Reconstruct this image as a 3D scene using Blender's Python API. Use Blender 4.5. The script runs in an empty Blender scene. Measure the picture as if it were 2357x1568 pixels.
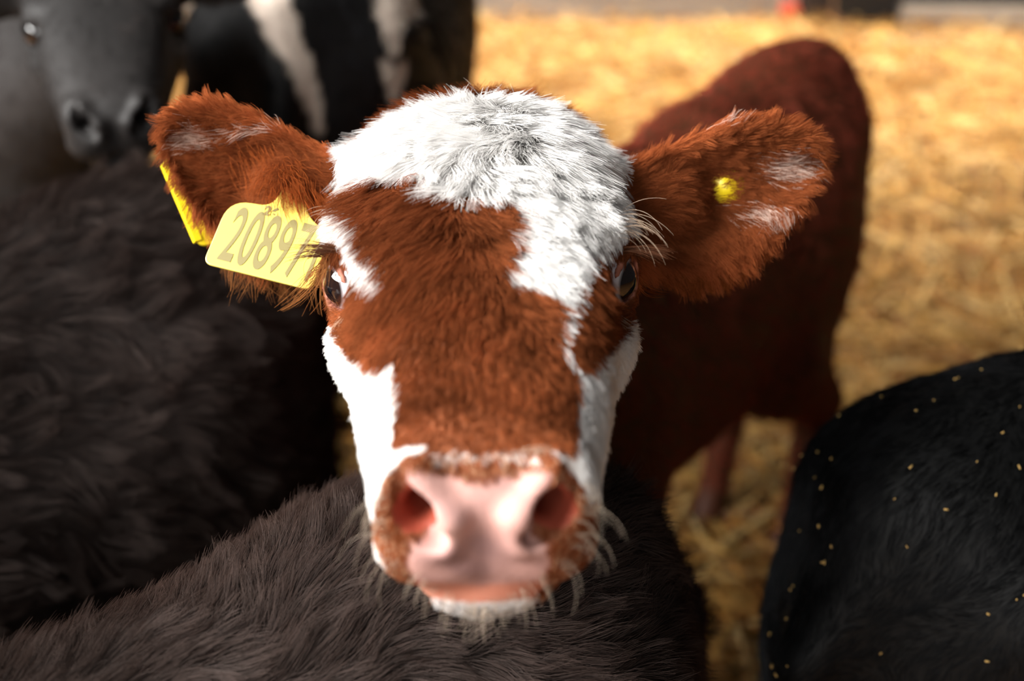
import bpy, math, random
import numpy as np
from mathutils import Vector, Matrix, kdtree
rng = np.random.default_rng(7); random.seed(7)
sc = bpy.context.scene
COL = sc.collection

# ------------------------------------------------------------------ camera, light, exposure
FPX, CX, CY = 2960.0, 1178.5, 784.0
CAM = np.array([0.0, 0.0, 1.38]); PITCH = math.radians(30)
FWD = np.array([0, math.cos(PITCH), -math.sin(PITCH)]); UPV = np.array([0, math.sin(PITCH), math.cos(PITCH)])
cd = bpy.data.cameras.new('camera'); cam = bpy.data.objects.new('camera', cd); COL.objects.link(cam)
cam.location = CAM; cam.rotation_euler = (math.pi / 2 - PITCH, 0, 0)
cd.sensor_width = 36; cd.lens = 36 * FPX / 2357; cd.clip_start = 0.02
cd.dof.use_dof = True; cd.dof.focus_distance = 0.735; cd.dof.aperture_fstop = 3.6; cd.dof.aperture_blades = 0
sc.camera = cam
sc.view_settings.view_transform = 'Standard'; sc.view_settings.look = 'None'
sc.view_settings.gamma = 1; sc.view_settings.use_curve_mapping = False
sc.view_settings.exposure = 0.0
cy = sc.cycles; cy.use_light_tree = False; cy.max_bounces = 4; cy.diffuse_bounces = 2; cy.glossy_bounces = 2; cy.transmission_bounces = 2; cy.transparent_max_bounces = 4
cy.caustics_reflective = False; cy.caustics_refractive = False; sc.cycles_curves.subdivisions = 1; cy.use_adaptive_sampling = True; cy.adaptive_threshold = .12; cy.adaptive_min_samples = 16
w = bpy.data.worlds.new('barn_air'); sc.world = w; w.use_nodes = True
w.node_tree.nodes['Background'].inputs[0].default_value = (0.95, 0.97, 1.0, 1)
w.node_tree.nodes['Background'].inputs[1].default_value = 0.025
def area(name, loc, target, sx, sy, power, col, spread=180):
    l = bpy.data.lights.new(name, 'AREA'); l.shape = 'RECTANGLE'; l.size = sx; l.size_y = sy
    l.energy = power; l.color = col; l.spread = math.radians(spread)
    o = bpy.data.objects.new(name, l); COL.objects.link(o); o.location = loc
    o.rotation_euler = (Vector(target) - Vector(loc)).to_track_quat('-Z', 'Y').to_euler()
    return o
# daylight through the open side of the barn, behind and to the left of the photographer
area('barn_opening', (-2.5, 0.0, 2.8), (0, 0.7, 0.95), 2.4, 1.9, 470, (1.0, 0.985, 0.96))
# added fill behind the camera, lifts the shaded side of the face
area('front_fill', (-0.9, -2.8, 2.3), (0, 0.7, 0.95), 2.4, 2.0, 65, (1.0, 0.985, 0.96))
# overhead lamp added to brighten the straw in the far half of the pen
area('straw_fill', (0.9, 4.6, 4.4), (0.9, 4.25, 0), 4.6, 1.2, 270, (1.0, 0.93, 0.84), 54)

# ------------------------------------------------------------------ helpers
def at(px, py, D):
    return CAM + D * FWD + (px - CX) / FPX * D * np.array([1.0, 0, 0]) + (CY - py) / FPX * D * UPV
def chart(P):                       # fixed gnomonic chart (units of 1/2960) used to lay coat markings onto the animals
    q = P - CAM; D = q @ FWD
    return CX + FPX * q[:, 0] / D, CY - FPX * (q @ UPV) / D
def lin(r, g, b):
    f = lambda c: ((c / 255 + 0.055) / 1.055) ** 2.4 if c > 10 else c / 255 / 12.92
    return np.array([f(r), f(g), f(b)])
def inpoly(px, py, poly):
    ins = np.zeros(len(px), bool); n = len(poly)
    for i in range(n):
        x1, y1 = poly[i]; x2, y2 = poly[(i + 1) % n]
        if y1 == y2: continue
        c = ((y1 > py) != (y2 > py)) & (px < (x2 - x1) * (py - y1) / (y2 - y1) + x1)
        ins ^= c
    return ins
def unit(v): return v / np.maximum(np.linalg.norm(v, axis=-1, keepdims=True), 1e-9)
def snoise(P, freq, seed, octs=5):
    r = np.random.default_rng(seed); o = np.zeros(len(P))
    for i in range(octs):
        k = unit(r.normal(size=3)) * freq * (0.6 + 0.9 * r.random()) * 6.283
        o += np.sin(P @ k + r.random() * 6.283)
    return o / math.sqrt(octs)
def vnoise(P, freq, seed): return np.stack([snoise(P, freq, seed + i * 11) for i in range(3)], 1)
def soft(px, py, poly, sig, n=14):
    r = np.random.default_rng(2); o = np.zeros(len(px))
    for _ in range(n): o += inpoly(px + r.normal(0, sig), py + r.normal(0, sig), poly)
    return o / n
def sstep(a, b, x): t = np.clip((x - a) / (b - a), 0, 1); return t * t * (3 - 2 * t)

# ------------------------------------------------------------------ materials
def new_mat(name):
    m = bpy.data.materials.new(name); m.use_nodes = True
    nt = m.node_tree; nt.nodes.clear()
    out = nt.nodes.new('ShaderNodeOutputMaterial'); return m, nt, out
def principled(name, col=None, rough=0.6, attr=None, spec=0.5, coat=0.0, bump=None, sss=0.0):
    m, nt, out = new_mat(name); b = nt.nodes.new('ShaderNodeBsdfPrincipled')
    nt.links.new(b.outputs[0], out.inputs[0])
    b.inputs['Roughness'].default_value = rough; b.inputs['Specular IOR Level'].default_value = spec
    b.inputs['Coat Weight'].default_value = coat; b.inputs['Coat Roughness'].default_value = 0.02
    if sss:
        b.inputs['Subsurface Weight'].default_value = sss; b.inputs['Subsurface Radius'].default_value = (0.004, 0.0015, 0.001)
        b.inputs['Subsurface Scale'].default_value = 1.0
    if attr:
        a = nt.nodes.new('ShaderNodeAttribute'); a.attribute_name = attr; nt.links.new(a.outputs[0], b.inputs[0])
    elif col is not None: b.inputs[0].default_value = (*col, 1)
    if bump:
        t = nt.nodes.new('ShaderNodeTexCoord'); n = nt.nodes.new('ShaderNodeTexNoise'); n.inputs['Scale'].default_value = bump[0]
        n.inputs['Detail'].default_value = 3
        bp = nt.nodes.new('ShaderNodeBump'); bp.inputs['Strength'].default_value = bump[1]; bp.inputs['Distance'].default_value = bump[2]
        nt.links.new(t.outputs['Object'], n.inputs[0]); nt.links.new(n.outputs[0], bp.inputs['Height']); nt.links.new(bp.outputs[0], b.inputs['Normal'])
    return m
def fur_mat(name, gloss=0.2, trans=0.15, rough=0.25, glosscol=None):
    m, nt, out = new_mat(name); N = nt.nodes.new; L = nt.links.new
    a = N('ShaderNodeAttribute'); a.attribute_name = 'col'
    d = N('ShaderNodeBsdfDiffuse'); t = N('ShaderNodeBsdfTranslucent'); h = N('ShaderNodeBsdfHair'); h.component = 'Reflection'
    h.inputs['RoughnessU'].default_value = rough; h.inputs['RoughnessV'].default_value = 0.6
    m1 = N('ShaderNodeMixShader'); m1.inputs[0].default_value = trans; m2 = N('ShaderNodeMixShader'); m2.inputs[0].default_value = gloss
    L(a.outputs[0], d.inputs[0]); L(a.outputs[0], t.inputs[0])
    if glosscol is None: L(a.outputs[0], h.inputs[0])
    else: h.inputs[0].default_value = (*glosscol, 1)
    L(d.outputs[0], m1.inputs[1]); L(t.outputs[0], m1.inputs[2]); L(m1.outputs[0], m2.inputs[1]); L(h.outputs[0], m2.inputs[2])
    L(m2.outputs[0], out.inputs[0]); return m
M_skin = principled('calf_skin', rough=0.6, attr='col', spec=0.22, bump=(420, 0.25, 0.0012))
M_dark = principled('dark_hide', rough=0.6, attr='col', spec=0.3, bump=(160, 0.3, 0.002))
M_fur = fur_mat('calf_hair', 0.12, 0.34)
M_bodyfur = fur_mat('body_hair', 0.22, 0.04, .3, (.09, .05, .035))
M_black = fur_mat('black_hair', 0.30, 0.1, 0.3, (0.060, 0.050, 0.046))
M_shag = fur_mat('shaggy_dark_hair', 0.32, 0.1, 0.3, (0.105, 0.085, 0.078))
M_blackgloss = fur_mat('sleek_black_hair', 0.35, 0.1, 0.22, (0.034, 0.035, 0.038))

# ------------------------------------------------------------------ implicit modelling on a rectilinear grid
def axis_pts(lo, hi, flo, fhi, fine, coarse):
    """grid lines: fine between flo..fhi, growing to coarse outside"""
    pts = [flo]
    while pts[-1] < fhi: pts.append(pts[-1] + fine)
    s = fine
    while pts[-1] < hi: s = min(coarse, s * 1.18); pts.append(pts[-1] + s)
    s = fine; left = [flo]
    while left[-1] > lo: s = min(coarse, s * 1.18); left.append(left[-1] - s)
    return np.array(left[:0:-1] + pts, np.float64)
class Field:
    def __init__(s, xs, ys, zs):
        s.ax = (xs, ys, zs); s.v = np.full((len(xs), len(ys), len(zs)), 1.0, np.float32)
    def op(s, kind, fn, lo, hi, k, R=None, O=None, pad=0.0):
        lo = np.array(lo, float) - k - pad; hi = np.array(hi, float) + k + pad
        if R is not None:
            c = np.array([[a, b, d] for a in (lo[0], hi[0]) for b in (lo[1], hi[1]) for d in (lo[2], hi[2])]) @ R.T + O
            wl, wh = c.min(0), c.max(0)
        else: wl, wh = lo, hi
        sl = []
        for a in range(3):
            i0 = max(np.searchsorted(s.ax[a], wl[a]) - 1, 0); i1 = min(np.searchsorted(s.ax[a], wh[a]) + 1, len(s.ax[a]))
            if i1 <= i0: return
            sl.append(slice(i0, i1))
        X = s.ax[0][sl[0]][:, None, None]; Y = s.ax[1][sl[1]][None, :, None]; Z = s.ax[2][sl[2]][None, None, :]
        if R is not None:
            X, Y, Z = X - O[0], Y - O[1], Z - O[2]
            X, Y, Z = (X * R[0, i] + Y * R[1, i] + Z * R[2, i] for i in range(3))
        d = fn(X, Y, Z).astype(np.float32); v = s.v[tuple(sl)]; d = np.broadcast_to(d, v.shape)
        if kind == 'cut':
            d = -d; h = np.maximum(k - np.abs(v - d), 0) / k; v[...] = np.maximum(v, d) + h * h * k * 0.25
        else:
            h = np.maximum(k - np.abs(v - d), 0) / k; v[...] = np.minimum(v, d) - h * h * k * 0.25
    def mesh(s):
        v = s.v; ins = v < 0; nx, ny, nz = v.shape
        cnt = np.zeros((nx - 1, ny - 1, nz - 1), np.int8)
        for a in (0, 1):
            for b in (0, 1):
                for c in (0, 1): cnt += ins[a:nx - 1 + a, b:ny - 1 + b, c:nz - 1 + c]
        I, J, K = np.nonzero((cnt > 0) & (cnt < 8)); n = len(I)
        idx = np.full(cnt.shape, -1, np.int32); idx[I, J, K] = np.arange(n)
        P = np.zeros((n, 3)); m = np.zeros(n)
        corners = [(0,0,0),(1,0,0),(0,1,0),(1,1,0),(0,0,1),(1,0,1),(0,1,1),(1,1,1)]
        for p in range(8):
            for axn in range(3):
                a = corners[p]
                if a[axn]: continue
                b = list(a); b[axn] = 1
                va = v[I + a[0], J + a[1], K + a[2]].astype(float); vb = v[I + b[0], J + b[1], K + b[2]].astype(float)
                cr = (va < 0) != (vb < 0); t = np.where(cr, va / np.where(cr, va - vb, 1), 0)
                q = [None] * 3
                for d, (II) in enumerate((I, J, K)):
                    A = s.ax[d][II + a[d]]; B = s.ax[d][II + b[d]]; q[d] = A + (B - A) * t
                P += np.stack(q, 1) * cr[:, None]; m += cr
        P /= m[:, None]
        faces = []
        for axn in range(3):
            o1, o2 = [(1, 2), (2, 0), (0, 1)][axn]
            sa = [slice(1, -1)] * 3; sa[axn] = slice(0, -1); sb = list(sa); sb[axn] = slice(1, None)
            A, B = ins[tuple(sa)], ins[tuple(sb)]
            e = np.stack(np.nonzero(A != B), 1)
            if not len(e): continue
            flip = A[tuple(e.T)]; g = e.copy(); g[:, o1] += 1; g[:, o2] += 1
            def cell(d1, d2):
                c = g.copy(); c[:, o1] -= d1; c[:, o2] -= d2; return idx[c[:, 0], c[:, 1], c[:, 2]]
            q = np.stack([cell(1, 1), cell(0, 1), cell(0, 0), cell(1, 0)], 1)
            q[~flip] = q[~flip][:, ::-1]; faces.append(q)
        return P, np.concatenate(faces)
def normals(V, Q):
    fn = np.cross(V[Q[:, 2]] - V[Q[:, 0]], V[Q[:, 3]] - V[Q[:, 1]])
    N = np.stack([sum(np.bincount(Q[:, i], fn[:, d], len(V)) for i in range(4)) for d in range(3)], 1)
    return unit(N)
def ell(c, r, R=None):
    c = np.array(c); r = np.array(r, float)
    def f(x, y, z):
        x, y, z = x - c[0], y - c[1], z - c[2]
        if R is not None: x, y, z = (x * R[0, i] + y * R[1, i] + z * R[2, i] for i in range(3))
        k0 = np.sqrt((x / r[0]) ** 2 + (y / r[1]) ** 2 + (z / r[2]) ** 2)
        k1 = np.sqrt((x / r[0] ** 2) ** 2 + (y / r[1] ** 2) ** 2 + (z / r[2] ** 2) ** 2)
        return k0 * (k0 - 1) / np.maximum(k1, 1e-6)
    m = r.max() if R is not None else r
    return f, c - m, c + m
def rcone(a, b, ra, rb):
    a = np.array(a, float); b = np.array(b, float); ab = b - a; L2 = ab @ ab
    def f(x, y, z):
        t = np.clip(((x - a[0]) * ab[0] + (y - a[1]) * ab[1] + (z - a[2]) * ab[2]) / L2, 0, 1)
        return np.sqrt((x - a[0] - t * ab[0]) ** 2 + (y - a[1] - t * ab[1]) ** 2 + (z - a[2] - t * ab[2]) ** 2) - (ra + (rb - ra) * t)
    m = max(ra, rb); return f, np.minimum(a, b) - m, np.maximum(a, b) + m
def table(pairs, n=500, sm=0.012):
    p = np.array(pairs, float); x = np.linspace(p[0, 0], p[-1, 0], n); y = np.interp(x, p[:, 0], p[:, 1])
    h = max(int(sm / (x[1] - x[0])), 1); k = np.hanning(2 * h + 3); k /= k.sum()
    yp = np.pad(y, h + 1, mode='edge'); return x, np.convolve(yp, k, 'valid')[:n]

# ------------------------------------------------------------------ calf head (head frame: +y to the nose, +z up, origin between the eyes)
HW = table([(-.20, .058), (-.16, .066), (-.13, .074), (-.10, .080), (-.07, .082), (-.04, .080), (-.01, .077), (.02, .0765), (.04, .0755), (.06, .0715), (.08, .0675), (.10, .0643), (.12, .0605), (.14, .0568), (.16, .0520), (.18, .0490), (.22, .047)])
HT = table([(-.20, .005), (-.16, .036), (-.13, .0540), (-.10, .0620), (-.07, .0640), (-.04, .0615), (0, .052), (.04, .0425), (.08, .034), (.12, .0265), (.16, .0195), (.19, .013), (.22, .006)])
HB = table([(-.20, -.075), (-.12, -.095), (0, -.098), (.05, -.088), (.1, -.073), (.15, -.059), (.22, -.053)])
HN = table([(-.20, 1.95), (-.10, 2.0), (-.05, 2.15), (.05, 2.5), (.12, 2.6), (.22, 2.5)])
HC = table([(-.20, 0.0), (0, -.012), (.1, -.018), (.22, -.022)])
def head_shell(x, y, z):
    I = lambda T: np.interp(np.clip(y, -.2, .22), *T)
    wv, c, n = I(HW), I(HC), I(HN); t, b = I(HT), I(HB)
    zz = np.where(z > c, (z - c) / (t - c), (c - z) / (c - b)); xx = np.abs(x) / wv
    r = (xx ** n + zz ** n) ** (1 / n)
    d = (r - 1) * np.minimum(wv, t - c) * 0.9
    yf = .2045 - (x / .05) ** 2 * .013 - ((z + .022) / .05) ** 2 * .010
    e = y - yf; k = .022
    h = np.maximum(k - np.abs(d - e), 0) / k; d = np.maximum(d, e) + h * h * k * .25
    e = -.19 - y; k = .05
    h = np.maximum(k - np.abs(d - e), 0) / k; return np.maximum(d, e) + h * h * k * .25
EYE_C = np.array([.0685, .0, .0]); EYE_R = .0183
def head_ops(F, R, O, fine=True):
    U = lambda p, k: F.op('add', p[0], p[1], p[2], k, R, O)
    C = lambda p, k: F.op('cut', p[0], p[1], p[2], k, R, O)
    F.op('add', head_shell, (-.095, -.205, -.11), (.095, .22, .085), .03, R, O)
    U(rcone((0, .168, -.060), (0, .05, -.075), .024, .046), .012)          # lower jaw
    U(ell((0, .176, -.0625), (.033, .021, .0165)), .008)                    # lower lip and chin
    for s in (-1, 1):
        U(ell((s * .0635, -.014, .0215), (.0205, .028, .0135)), .016)          # brow
        U(ell((s * .063, .022, -.023), (.0175, .036, .013)), .02)            # cheekbone
        U(ell((s * .045, -.06, -.045), (.037, .065, .045)), .03)            # jowl
        U(ell((s * .031, .183, -.014), (.0185, .018, .024)), .010)          # nostril wing
        U(ell((s * .024, .185, -.040), (.025, .017, .0175)), .010)          # upper lip pad
        if fine:
            U(rcone((s * .029, .194, .0065), (s * .0148, .2036, -.011), .0042, .0042), .009)  # rim of the nostril
            U(rcone((s * .0148, .2036, -.011), (s * .0168, .2020, -.0235), .0042, .0032), .010); U(rcone((s * .0168, .2020, -.0235), (s * .027, .1970, -.0305), .0032, .0026), .012)
            C(rcone((s * .0365, .192, .0040), (s * .030, .200, -.009), .0040, .0084), .005)
            C(rcone((s * .030, .200, -.009), (s * .0222, .2045, -.0185), .0084, .0066), .005)
            C(rcone((s * .030, .200, -.011), (s * .026, .178, -.013), .0074, .006), .004)
    for s in (-1, 1): C(ell((s * .097, .036, .010), (.026, .034, .021)), .016)             # hollow in front of the eye
    if fine:
        C(rcone((-.03, .2065, -.0540), (.03, .2065, -.0540), .0028, .0028), .006)             # mouth line
        C(rcone((0, .2085, .0), (0, .2065, -.05), .0016, .0016), .006)                        # groove of the nose
        for s in (-1, 1):
            ec = EYE_C * (s, 1, 1); o = unit(np.array([s * .70, .68, .20]))
            ev = unit(np.array([s * .12, -.18, 1.0])); ev = unit(ev - o * (ev @ o)); eh = np.cross(ev, o)
            U(ell(ec, (EYE_R + .0028,) * 3), .010)
            C(ell(ec + o * .0185, (.0162, .0152, .0136), np.stack([eh, ev, o], 1)), .0022)
            C(ell(ec, (EYE_R - .0002,) * 3), .0008)
            U(rcone(ec + unit(np.array([s * .55, .25, .80])) * (EYE_R + .0024), ec + unit(np.array([s * .30, .85, .45])) * (EYE_R + .0008), .0026, .0018), .006)   # upper lid fold

def ear_ops(F, R, O, s, top, bot, base, e1, e3, L, cup=.020, th=.0036):
    """a leaf-shaped shell; top/bot = outline heights along the ear, in metres"""
    e1 = unit(np.array(e1)); e3 = unit(np.array(e3) - e1 * (np.array(e3) @ e1)); e2 = np.cross(e3, e1) * (1 if True else -1)
    if e2[2] < 0: e2 = -e2
    B = np.array(base); T1, T2 = table(top, 300, .006), table(bot, 300, .006)
    def f(x, y, z):
        x, y, z = x - B[0], y - B[1], z - B[2]
        p = x * e1[0] + y * e1[1] + z * e1[2]; q = x * e2[0] + y * e2[1] + z * e2[2]; r = x * e3[0] + y * e3[1] + z * e3[2]
        pc = np.clip(p, T1[0][0], T1[0][-1]); tp = np.interp(pc, *T1); bt = np.interp(pc, *T2)
        hw = (tp - bt) / 2; qc = (tp + bt) / 2; u = (q - qc) / hw
        cu = cup * np.clip(1.25 - p / L * .75, .2, 1.2)
        g = cu * (np.clip(np.abs(u), 0, 1.15) ** 2 - .75) - .10 * p * np.clip(p / L, 0, 1) + .012 * np.exp(-((u - .8) / .3) ** 2) * np.clip(p / L, 0, 1)
        d = (np.abs(r - g) - th) * .86
        e = np.maximum((np.abs(u) - 1) * hw * .8, np.maximum(p - L, -.03 - p))
        k = .006; h = np.maximum(k - np.abs(d - e), 0) / k; return np.maximum(d, e) + h * h * k * .25
    m = .15
    F.op('add', f, B - m, B + m, .018, R, O)
    return dict(B=B, e1=e1, e2=e2, e3=e3, L=L, T1=T1, T2=T2)

# ------------------------------------------------------------------ calf body (body frame: +y to the front, origin on the ground)
def body_ops(F, R, O, S, neck_to=None, tail=True, neck_r=(.12, .074), wx=1.0):
    U = lambda p, k: F.op('add', p[0], p[1], p[2], k * S, R, O)
    v = lambda *a: np.array(a) * S * np.array([wx, 1, 1])
    E = lambda c, r, k: U(ell(v(*c), v(*r)), k)
    Rc = lambda a, b, ra, rb, k: U(rcone(v(*a), v(*b), ra * S, rb * S), k)
    E((0, .23, .63), (.150, .23, .225), .05); E((0, -.05, .61), (.172, .31, .205), .08); E((0, -.32, .69), (.150, .20, .185), .08)
    Rc((0, .28, .845), (0, -.10, .815), .045, .042, .09); Rc((0, -.10, .815), (0, -.42, .825), .042, .05, .09)
    for s in (-1, 1):
        E((s * .095, -.36, .775), (.045, .07, .045), .06)                                   # hip
        E((s * .10, .24, .62), (.065, .11, .17), .06)                                       # shoulder
        Rc((s * .105, .20, .50), (s * .10, .26, .29), .056, .034, .04); Rc((s * .10, .26, .29), (s * .10, .255, .09), .033, .023, .015)
        Rc((s * .10, .255, .09), (s * .10, .285, .035), .026, .036, .01)
        E((s * .10, -.31, .58), (.075, .14, .17), .06)                                      # thigh
        Rc((s * .115, -.22, .48), (s * .10, -.45, .31), .072, .036, .04); Rc((s * .10, -.45, .31), (s * .10, -.41, .09), .034, .024, .015)
        Rc((s * .10, -.41, .09), (s * .10, -.38, .035), .026, .036, .01)
    if tail:
        Rc((0, -.46, .83), (0, -.535, .72), .030, .018, .03); Rc((0, -.535, .72), (0, -.54, .36), .018, .012, .01)
    if neck_to is not None:
        n0 = v(0, .30, .70); nt = np.array(neck_to)
        U(rcone(n0, nt - np.array([0, 0, .03]), neck_r[0] * S, neck_r[1] * S), .05); U(rcone(v(0, .24, .82), nt - np.array([0, 0, .01]), .05 * S, .045 * S), .04)
def yawR(fx, fy):
    f = unit(np.array([fx, fy, 0.0])); return np.stack([np.array([f[1], -f[0], 0]), f, np.array([0, 0, 1.0])], 1)
def headR(f, roll=0.0):
    f = unit(np.array(f, float)); x = unit(np.cross(f, [0, 0, 1.0])); z = np.cross(x, f)
    c, s_ = math.cos(roll), math.sin(roll); return np.stack([x * c + z * s_, f, z * c - x * s_], 1)
def mesh_obj(name, V, Q, mat, col=None, parent=None):
    me = bpy.data.meshes.new(name); V = np.asarray(V, np.float32)
    Q = np.asarray(Q); n = Q.shape[1]
    me.vertices.add(len(V)); me.vertices.foreach_set('co', V.ravel())
    me.loops.add(Q.size); me.loops.foreach_set('vertex_index', Q.astype(np.int32).ravel())
    me.polygons.add(len(Q)); me.polygons.foreach_set('loop_start', np.arange(len(Q), dtype=np.int32) * n)
    me.update(calc_edges=True); me.polygons.foreach_set('use_smooth', np.ones(len(Q), bool))
    if col is not None:
        a = me.color_attributes.new('col', 'FLOAT_COLOR', 'POINT')
        a.data.foreach_set('color', np.concatenate([col, np.ones((len(col), 1))], 1).astype(np.float32).ravel())
    me.materials.append(mat); me.validate()
    o = bpy.data.objects.new(name, me); COL.objects.link(o)
    if parent: o.parent = parent
    return o
def tag(o, label=None, cat=None, group=None, kind=None):
    if label: o['label'] = label
    if cat: o['category'] = cat
    if group: o['group'] = group
    if kind: o['kind'] = kind
    return o

# ------------------------------------------------------------------ hair
def curves_obj(name, pts, rad, col, mat, parent):
    n, K, _ = pts.shape
    hc = bpy.data.hair_curves.new(name); hc.add_curves([K] * n)
    hc.attributes['position'].data.foreach_set('vector', pts.astype(np.float32).ravel())
    ra = hc.attributes.get('radius') or hc.attributes.new('radius', 'FLOAT', 'POINT'); ra.data.foreach_set('value', rad.astype(np.float32).ravel())
    if col.ndim == 2: col = np.repeat(col[:, None], K, 1)
    ca = hc.attributes.new('col', 'FLOAT_COLOR', 'POINT')
    ca.data.foreach_set('color', np.concatenate([col, np.ones((n, K, 1))], 2).astype(np.float32).ravel())
    hc.materials.append(mat)
    o = bpy.data.objects.new(name, hc); COL.objects.link(o); o.parent = parent
    return o
def scatter(V, Q, N, wt, count):
    T = np.concatenate([Q[:, [0, 1, 2]], Q[:, [0, 2, 3]]])
    A = np.linalg.norm(np.cross(V[T[:, 1]] - V[T[:, 0]], V[T[:, 2]] - V[T[:, 0]]), axis=1) * wt[T].mean(1)
    c = np.cumsum(A); i = np.searchsorted(c, rng.random(count) * c[-1]); i = np.minimum(i, len(T) - 1)
    a, b = rng.random(count), rng.random(count); fl = a + b > 1; a[fl], b[fl] = 1 - a[fl], 1 - b[fl]
    t = T[i]; bar = np.stack([1 - a - b, a, b], 1)
    return (V[t] * bar[..., None]).sum(1), unit((N[t] * bar[..., None]).sum(1))
def strands(P, N, T, L, K=5, lift=.35, bend=.5, grav=0.0, wild=.12, clump=.5, clump_n=14, curl=0.0):
    n = len(P); T = unit(T - N * (T * N).sum(1, keepdims=True))
    T = unit(T + rng.normal(size=(n, 3)) * wild); 
    lift = np.broadcast_to(lift, n)[:, None]; d = unit(T + N * lift)
    pts = np.zeros((n, K, 3)); pts[:, 0] = P; st = (L / (K - 1))[:, None]
    cv = rng.normal(size=(n, 3)) * wild * .8
    for j in range(1, K):
        pts[:, j] = pts[:, j - 1] + d * st
        d = unit(d + bend / (K - 1) * (T - N * .25 * lift) + cv / (K - 1) + np.array([0, 0, -grav / (K - 1)]))
    if clump > 0:
        m = max(n // clump_n, 1); seeds = rng.choice(n, m, False)
        kd = kdtree.KDTree(m)
        for k, i in enumerate(seeds): kd.insert(P[i], k)
        kd.balance(); near = np.array([seeds[kd.find(p)[1]] for p in P])
        s = np.linspace(0, 1, K)[None, :, None]
        tgt = pts[near] + (P - P[near])[:, None] * (1 - .75 * s)
        pts = pts + (tgt - pts) * (clump * s)
    return pts
def radii(n, K, r): return np.broadcast_to(r, n)[:, None] * (1 - .75 * np.linspace(0, 1, K) ** 1.5)[None]
def in_view(V, N, pad=140, facing=-.25):
    x, y = chart(V); q = V - CAM; D = q @ FWD
    ok = (x > -pad) & (x < 2357 + pad) & (y > -pad) & (y < 1568 + pad) & (D > .1)
    return (ok & ((-(unit(q)) * N).sum(1) > facing)).astype(float)

#@@SETTING
# ------------------------------------------------------------------ the setting
straw_cols = np.stack([lin(226, 176, 96), lin(196, 140, 64), lin(238, 200, 130), lin(164, 106, 44), lin(206, 152, 78)])
mfl, nt, out = new_mat('straw_litter'); b = nt.nodes.new('ShaderNodeBsdfPrincipled'); b.inputs['Roughness'].default_value = .8
tc = nt.nodes.new('ShaderNodeTexCoord'); nz = nt.nodes.new('ShaderNodeTexNoise'); nz.inputs['Scale'].default_value = 9; nz.inputs['Detail'].default_value = 6
cr = nt.nodes.new('ShaderNodeValToRGB'); cr.color_ramp.elements[0].position = .3; cr.color_ramp.elements[1].position = .7
cr.color_ramp.elements[0].color = (*lin(74, 44, 20), 1); cr.color_ramp.elements[1].color = (*lin(150, 102, 48), 1)
nt.links.new(tc.outputs['Object'], nz.inputs[0]); nt.links.new(nz.outputs[0], cr.inputs[0]); nt.links.new(cr.outputs[0], b.inputs[0]); nt.links.new(b.outputs[0], out.inputs[0])
def grid_mesh(x0, x1, y0, y1, n, amp):
    X, Y = np.meshgrid(np.linspace(x0, x1, n), np.linspace(y0, y1, n), indexing='ij'); P = np.stack([X.ravel(), Y.ravel(), 0 * X.ravel()], 1)
    P[:, 2] = amp * snoise(P, .9, 3) + amp * .5 * snoise(P, 2.7, 5); i = np.arange(n * n).reshape(n, n)
    return P, np.stack([i[:-1, :-1], i[1:, :-1], i[1:, 1:], i[:-1, 1:]], -1).reshape(-1, 4)
P, Q = grid_mesh(-5, 6, -3, 7, 160, .012)
tag(mesh_obj('floor', P, Q, mfl), kind='structure')
def straw(n, xr, yr):
    x = rng.uniform(*xr, n); y = rng.uniform(*yr, n)
    P0 = np.stack([x, y, 0 * x], 1); P0[:, 2] = .012 * snoise(P0, .9, 3) + .006 * snoise(P0, 2.7, 5) + rng.random(n) ** 1.5 * .06
    a = rng.uniform(0, 6.283, n); el = rng.normal(0, .22, n); L = rng.uniform(.07, .24, n); wd = rng.uniform(.0022, .0048, n)
    d = np.stack([np.cos(a) * np.cos(el), np.sin(a) * np.cos(el), np.sin(el)], 1); sd = unit(np.cross(d, [0, 0, 1.0])); up = np.cross(sd, d)
    bend = rng.normal(0, .15, n)
    V = []; 
    for t in (-.5, 0, .5):
        c = P0 + d * (t * L)[:, None] + sd * (bend * L * t * t)[:, None]; c[:, 2] = np.maximum(c[:, 2], .004)
        for k in range(3):
            an = k * 2.094; V.append(c + sd * (wd * math.cos(an))[:, None] + up * (wd * .7 * math.sin(an))[:, None])
    V = np.stack(V, 1).reshape(-1, 3); f = []
    for s_ in (0, 3):
        for k in range(3): f.append([s_ + k, s_ + (k + 1) % 3, s_ + 3 + (k + 1) % 3, s_ + 3 + k])
    Q = (np.arange(n)[:, None, None] * 9 + np.array(f)[None]).reshape(-1, 4)
    c = straw_cols[rng.integers(0, 5, n)] * rng.uniform(.42, .85, n)[:, None]
    return V, Q, np.repeat(c, 9, 0)
M_straw = principled('straw', rough=.45, attr='col', spec=.4)
V1, Q1, C1 = straw(30000, (-1.4, 2.9), (.9, 4.72)); V2, Q2, C2 = straw(6000, (-.2, 1.2), (.5, 2.2))
tag(mesh_obj('straw_bedding', np.concatenate([V1, V2]), np.concatenate([Q1, Q2 + len(V1)]), M_straw, np.concatenate([C1, C2])),
    'loose golden straw bedding spread over the barn floor', 'straw', kind='stuff')

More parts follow.
